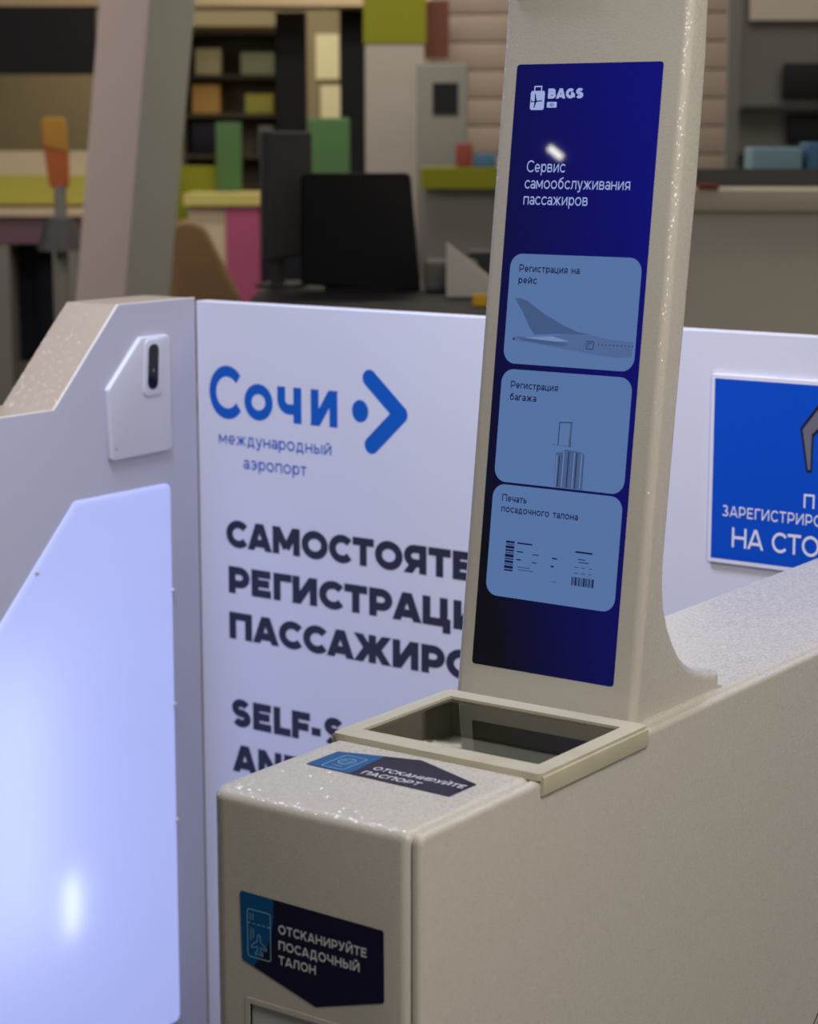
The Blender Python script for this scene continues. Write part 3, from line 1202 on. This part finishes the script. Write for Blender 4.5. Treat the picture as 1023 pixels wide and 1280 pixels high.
# slat wall: planks with real gaps
bm = bmesh.new()
for k in range(20):
    box(bm, 0, 2.0, 0, .03, .06 + k * .160, .06 + k * .160 + .152, .003)
box(bm, 0, 2.0, .03, .06, .05, 3.3, mi=1)
o = obj('wall_slat', bm, [SLAT, BLACKM], None, smooth=True, local=True)
o.location = hall(.13, 12.6)
o.rotation_euler = (0, 0, HA - .16)
tag(o, kind='structure')
# leaning pillar
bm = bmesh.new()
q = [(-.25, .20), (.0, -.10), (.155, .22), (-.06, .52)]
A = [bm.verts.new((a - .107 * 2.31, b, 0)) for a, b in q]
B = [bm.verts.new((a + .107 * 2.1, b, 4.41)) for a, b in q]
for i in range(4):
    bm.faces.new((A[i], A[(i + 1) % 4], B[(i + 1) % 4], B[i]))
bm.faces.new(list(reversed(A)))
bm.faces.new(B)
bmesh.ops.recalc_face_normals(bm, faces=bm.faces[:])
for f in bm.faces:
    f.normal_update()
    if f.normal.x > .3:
        f.material_index = 1  # separate tone paints in how light falls on the right face
o = obj('pillar_leaning', bm, [PILLAR, M('pillar_paint_lit_face', 206, 206, 194)], None, local=True)
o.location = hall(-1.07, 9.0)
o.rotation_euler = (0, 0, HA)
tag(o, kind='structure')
# white square pillar with lime band
pr = hroot('pillar_white', -.08, 12.0, None, None, kind='structure')
hbox('shaft', PWHITE, pr, -.165, .165, 0, .33, 0, 4.39)
hbox('band', LIME, pr, -.175, .175, -.01, .34, 2.265, 2.55)

# left shop: screen, counter with lime band, amber totem
htag('wall_screen', BLACKM, -2.9, 15.2, -.9, .68, 0, .1, 2.19, 2.66, 'wide black screen under the beige fascia beyond the leaning pillar', 'screen')
c = hroot('reception_counter', -2.85, 14.0, 'reception counter with lime band beyond the leaning pillar at far left', 'counter')
hbox('screen_board', BEIGE, c, -.9, .72, .3, .34, .9, 1.66)
hbox('lime_band', LIMEL, c, -.9, .72, .24, .30, 1.31, 1.50)
hbox('worktop', BEIGE, c, -.9, .74, -.1, .3, 1.24, 1.285)
hbox('apron', PURPLE, c, -.88, .72, -.06, -.02, 1.06, 1.24)
for x_ in (-.86, .05, .50):
    hbox('leg', GREYM, c, x_, x_ + .16, -.05, .25, 0, 1.06)
hbox('modesty_panel', NAVYD, c, -.88, .72, .26, .30, .25, 1.06)
t = hroot('pointer_totem', -1.99, 12.0, 'orange and amber pointer on a grey stand before the lime counter', 'totem')
b = bmesh.new()
prism(b, rounded([(-.075, 1.86), (.06, 1.86), (.075, 1.66), (-.065, 1.70)], [.03, .03, .005, .005], 4), XZ, -.03, .03, .01, .01, 3)
obj('upper_blade', b, AMBER, t, smooth=True, local=True)
b = bmesh.new()
prism(b, rounded([(-.065, 1.70), (.075, 1.66), (.07, 1.47), (-.035, 1.47)], [.005, .005, .02, .02], 4), XZ, -.03, .03, .01, .01, 3)
obj('lower_blade', b, ORANGE, t, smooth=True, local=True)
b = bmesh.new()
cyl(b, .02, 0, .035, .1, 1.48)
obj('post', b, GREYM, t, smooth=True, local=True)
b = bmesh.new()
cyl(b, .01, 0, .13, 1.12, 1.30, 28, r2=.08)
obj('collar', b, GREYD, t, smooth=True, local=True)
b = bmesh.new()
cyl(b, .02, 0, .2, 0, .1, 28)
obj('base', b, GREYM, t, smooth=True, local=True)

# shelf unit with goods between pillar and posts
sh = hroot('shelf_unit', -1.32, 16.4, 'open shelf unit with pale goods right of the leaning pillar', 'shelf')
for x_ in (-.42, .40):
    hbox('upright', SHELFM, sh, x_, x_ + .03, 0, .35, 0, 2.6)
SHZ = (.8, 1.30, 1.62, 1.93, 2.22)
for z_ in SHZ + (2.55,):
    hbox('shelf', SHELFM, sh, -.39, .40, 0, .35, z_ - .03, z_)
hbox('back', SHELFM, sh, -.39, .40, .33, .35, 0, 2.6)
goods = [('carton', CREAM, -.22, 4, .20, .20, 'cream carton on the topmost shelf, left'), ('carton', PALEG, .16, 4, .26, .17, 'pale green carton on the topmost shelf, right'),
         ('carton', GOLD, -.24, 3, .22, .22, 'amber carton on the second shelf from the top, left'), ('carton', LIMEL, .17, 3, .22, .15, 'yellow green carton on the second shelf from the top, right'),
         ('carton', NAVYD, -.24, 2, .24, .24, 'dark carton on the third shelf from the top, left'), ('carton', GREYM, .22, 2, .12, .22, 'grey carton on the third shelf from the top, right'),
         ('carton', REDB, -.24, 1, .22, .20, 'red brown carton on the fourth shelf from the top')]
for n_, m_, x_, s_, w_, hh, lb in goods:
    htag(n_, m_, -1.32, 16.4, x_ - w_ / 2, x_ + w_ / 2, .05, .28, 0, hh, lb, 'carton', .01, 'goods on the shelf unit', z=SHZ[s_])
# lit posters
for z_, h_, x_, lb in ((2.24, .38, -.70, 'upper cream poster between the two dark posts'), (1.86, .33, -.66, 'lower cream poster between the two dark posts')):
    b = bmesh.new()
    box(b, -.1, .1, 0, .03, 0, h_, 0, 0)
    o = obj('wall_poster', b, mat('poster_paper', rgb(196, 188, 150), .6, .2), None, local=True)
    o.location = hall(x_, 18.46, z_)
    o.rotation_euler = (0, 0, HA)
    tag(o, lb, 'poster', 'cream posters')

# lime counter with pink side, goods on it
c = hroot('shop_counter', -1.1, 13.8, 'shop counter with yellow worktop and pink end panel', 'counter')
hbox('worktop', YELLOW, c, -.36, .28, -.05, .6, 1.315, 1.39)
hbox('end_panel', PINK, c, -.09, .13, -.02, .03, 0, 1.315)
hbox('front_panel', NAVYD, c, .13, .62, .0, .04, 0, 1.36)
hbox('side_board', BEIGE, c, -.34, -.09, .02, .05, 0, 1.315)
hbox('lime_upstand', LIME, c, -.52, -.14, .62, .70, 0, 1.56)
htag('panel_screen', GREEN, -1.21, 14.3, -.085, .085, 0, .03, 0, .46, 'narrow green upright panel standing on the shop counter', 'panel', .005, z=1.39)
htag('panel_screen', GREEN, -.42, 11.2, -.11, .11, 0, .04, 0, 1.85, 'wide green upright panel behind the black monitor', 'panel', .01)
ch = hroot('tub_chair', -.98, 10.2, 'tan rounded chair back right of the leaning pillar', 'chair')
b = bmesh.new()
prism(b, rounded([(-.17, .55), (.20, .55), (.16, 1.0), (-.02, 1.36), (-.16, 1.36)], [.05, .05, .12, .12, .06], 6), XZ, -.05, .05, .03, .03, 4)
obj('backrest', b, TAN, ch, smooth=True, local=True)
hbox('seat', TAN, ch, -.2, .22, -.45, .05, .48, .58, .04)
for x_ in (-.17, .17):
    for y_ in (-.4, 0):
        hbox('leg', GREYD, ch, x_ - .02, x_ + .02, y_ - .02, y_ + .02, 0, .5)

# desk right behind the booth
c = hroot('staff_desk', .0, 6.3, 'dark staff desk just behind the white panel', 'desk')
hbox('worktop', BLACKM, c, -.5, .62, -.3, 1.2, 1.215, 1.25, .005)
hbox('front_panel', GREYD, c, -.47, .58, -.2, -.16, 0, 1.215)
for x_ in (-.47, .5):
    hbox('end_panel', GREYD, c, x_, x_ + .08, -.16, 1.15, 0, 1.215)
t = hroot('computer_monitor', -.16, 7.0, 'large black monitor seen from behind on the staff desk', 'monitor', z=1.25)
b = bmesh.new()
prism(b, rounded([(-.20, .02), (.20, -.01), (.165, .385), (-.195, .385)], .02, 5), XZ, -.02, .03, .012, .012, 4)
obj('housing', b, BLACKM, t, smooth=True, local=True)
hbox('stand', BLACKM, t, -.04, .04, .02, .05, .01, .2)
hbox('foot', BLACKM, t, -.12, .12, -.06, .12, 0, .012)
t = hroot('computer_monitor', -.405, 7.15, 'dark grey monitor turned sideways left of the large black monitor', 'monitor', z=1.25, turn=1.2)
hbox('housing', GREYD, t, -.17, .17, -.015, .03, .10, .52, .012)
hbox('stand', GREYD, t, -.03, .03, .03, .06, .01, .3)
hbox('foot', GREYD, t, -.06, .06, -.04, .10, 0, .012)
htag('desk_phone', GREYM, .14, 7.0, -.09, .09, -.1, .1, 0, .10, 'grey desk phone beside the large black monitor', 'phone', .02, z=1.25)
htag('document_tray', GREYD, .29, 7.4, -.08, .09, -.1, .1, 0, .11, 'dark document tray near the tower edge', 'tray', .005, z=1.25)
b = bmesh.new()
prism(b, [(-.10, .0), (.08, .0), (.08, .03), (-.10, .17)], XZ, -.05, .05, .004, .004, 2)
o = obj('paper_stand', b, GREYC, None, smooth=True, local=True)
o.location = hall(.22, 6.75, 1.25)
o.rotation_euler = (0, 0, HA)
tag(o, 'wedge shaped grey paper stand on the staff desk', 'stand')
htag('sticky_note_block', YBOX, .215, 6.35, -.022, .022, -.03, .03, 0, .035, 'yellow note block on the staff desk', 'note block', .003, z=1.25)

# things in front of the slat wall
t = hroot('info_cabinet', .17, 11.2, 'grey cabinet with a dark display before the slat wall', 'cabinet')
hbox('cabinet_body', GREYM, t, -.13, .14, 0, .25, 0, 2.13, .01)
hbox('cabinet_display', BLACKM, t, -.045, .085, -.008, .004, 1.87, 2.03)
htag('wall_print', REDB, .155, 12.35, -.075, .075, 0, .02, 2.2, 2.52, 'red brown print on the slat wall beside the white pillar', 'print')
c = hroot('service_counter', .28, 10.6, 'counter with lime top edge between white pillar and tower', 'counter')
hbox('worktop', LIME, c, -.22, .36, -.05, .45, 1.50, 1.60)
hbox('front_panel', GREYM, c, -.2, .34, 0, .04, 0, 1.50)
htag('binder', RED, .27, 10.75, -.03, .05, 0, .2, 0, .12, 'red binder standing on the lime edged counter', 'binder', .005, z=1.60, group='binders on the lime edged counter')
htag('binder', BLUE, .38, 10.75, -.05, .06, 0, .2, 0, .07, 'blue binder lying on the lime edged counter', 'binder', .005, z=1.60, group='binders on the lime edged counter')

# right: grey counter, blue boxes, monitors
c = hroot('grey_counter', 1.75, 8.0, 'wide grey counter behind the panel right of the tower', 'counter', turn=-.05)
hbox('worktop', STONE, c, -.75, .7, -.08, .7, 1.475, 1.56, .008)
hbox('front_panel', GREYC, c, -.72, .68, 0, .05, 0, 1.475)
hbox('dark_rail', GREYD, c, -.7, .7, .26, .30, 1.56, 1.63)  # dark grey rail along the worktop
htag('storage_box', BLUEL, 1.46, 8.55, -.1, .1, -.1, .1, 0, .15, 'pale blue box on the grey counter nearest the tower', 'box', .01, z=1.56, group='blue boxes on the grey counter')
htag('storage_box', BLUE, 1.70, 8.55, -.12, .14, -.1, .1, 0, .17, 'deep blue box on the grey counter at the picture edge', 'box', .01, z=1.56, group='blue boxes on the grey counter')
htag('price_tag', RED, 1.11, 8.0, -.03, .05, -.06, .0, 0, .02, 'small red tag on the corner of the grey counter', 'tag', .003, z=1.56)
t = hroot('shelf_rack', 2.15, 10.3, 'dark rack with two black screens beyond the grey counter', 'rack')
hbox('upright', GREYM, t, -.62, -.56, 0, .06, 0, 2.6)
hbox('upright', GREYM, t, .4, .46, 0, .06, 0, 2.6)
hbox('back_board', GREYM, t, -.56, .4, .04, .06, 0, 2.6)
hbox('screen', BLACKM, t, -.36, .1, -.03, .0, 1.93, 2.10, .01)
hbox('screen', BLACKM, t, -.33, .1, -.03, .0, 1.72, 1.86, .01)
for z_ in (1.68, 1.90):
    hbox('shelf', GREYD, t, -.56, .4, -.1, .04, z_ - .02, z_)
hbox('header', STONE, t, -.52, .36, -.02, .04, 2.3, 2.5)
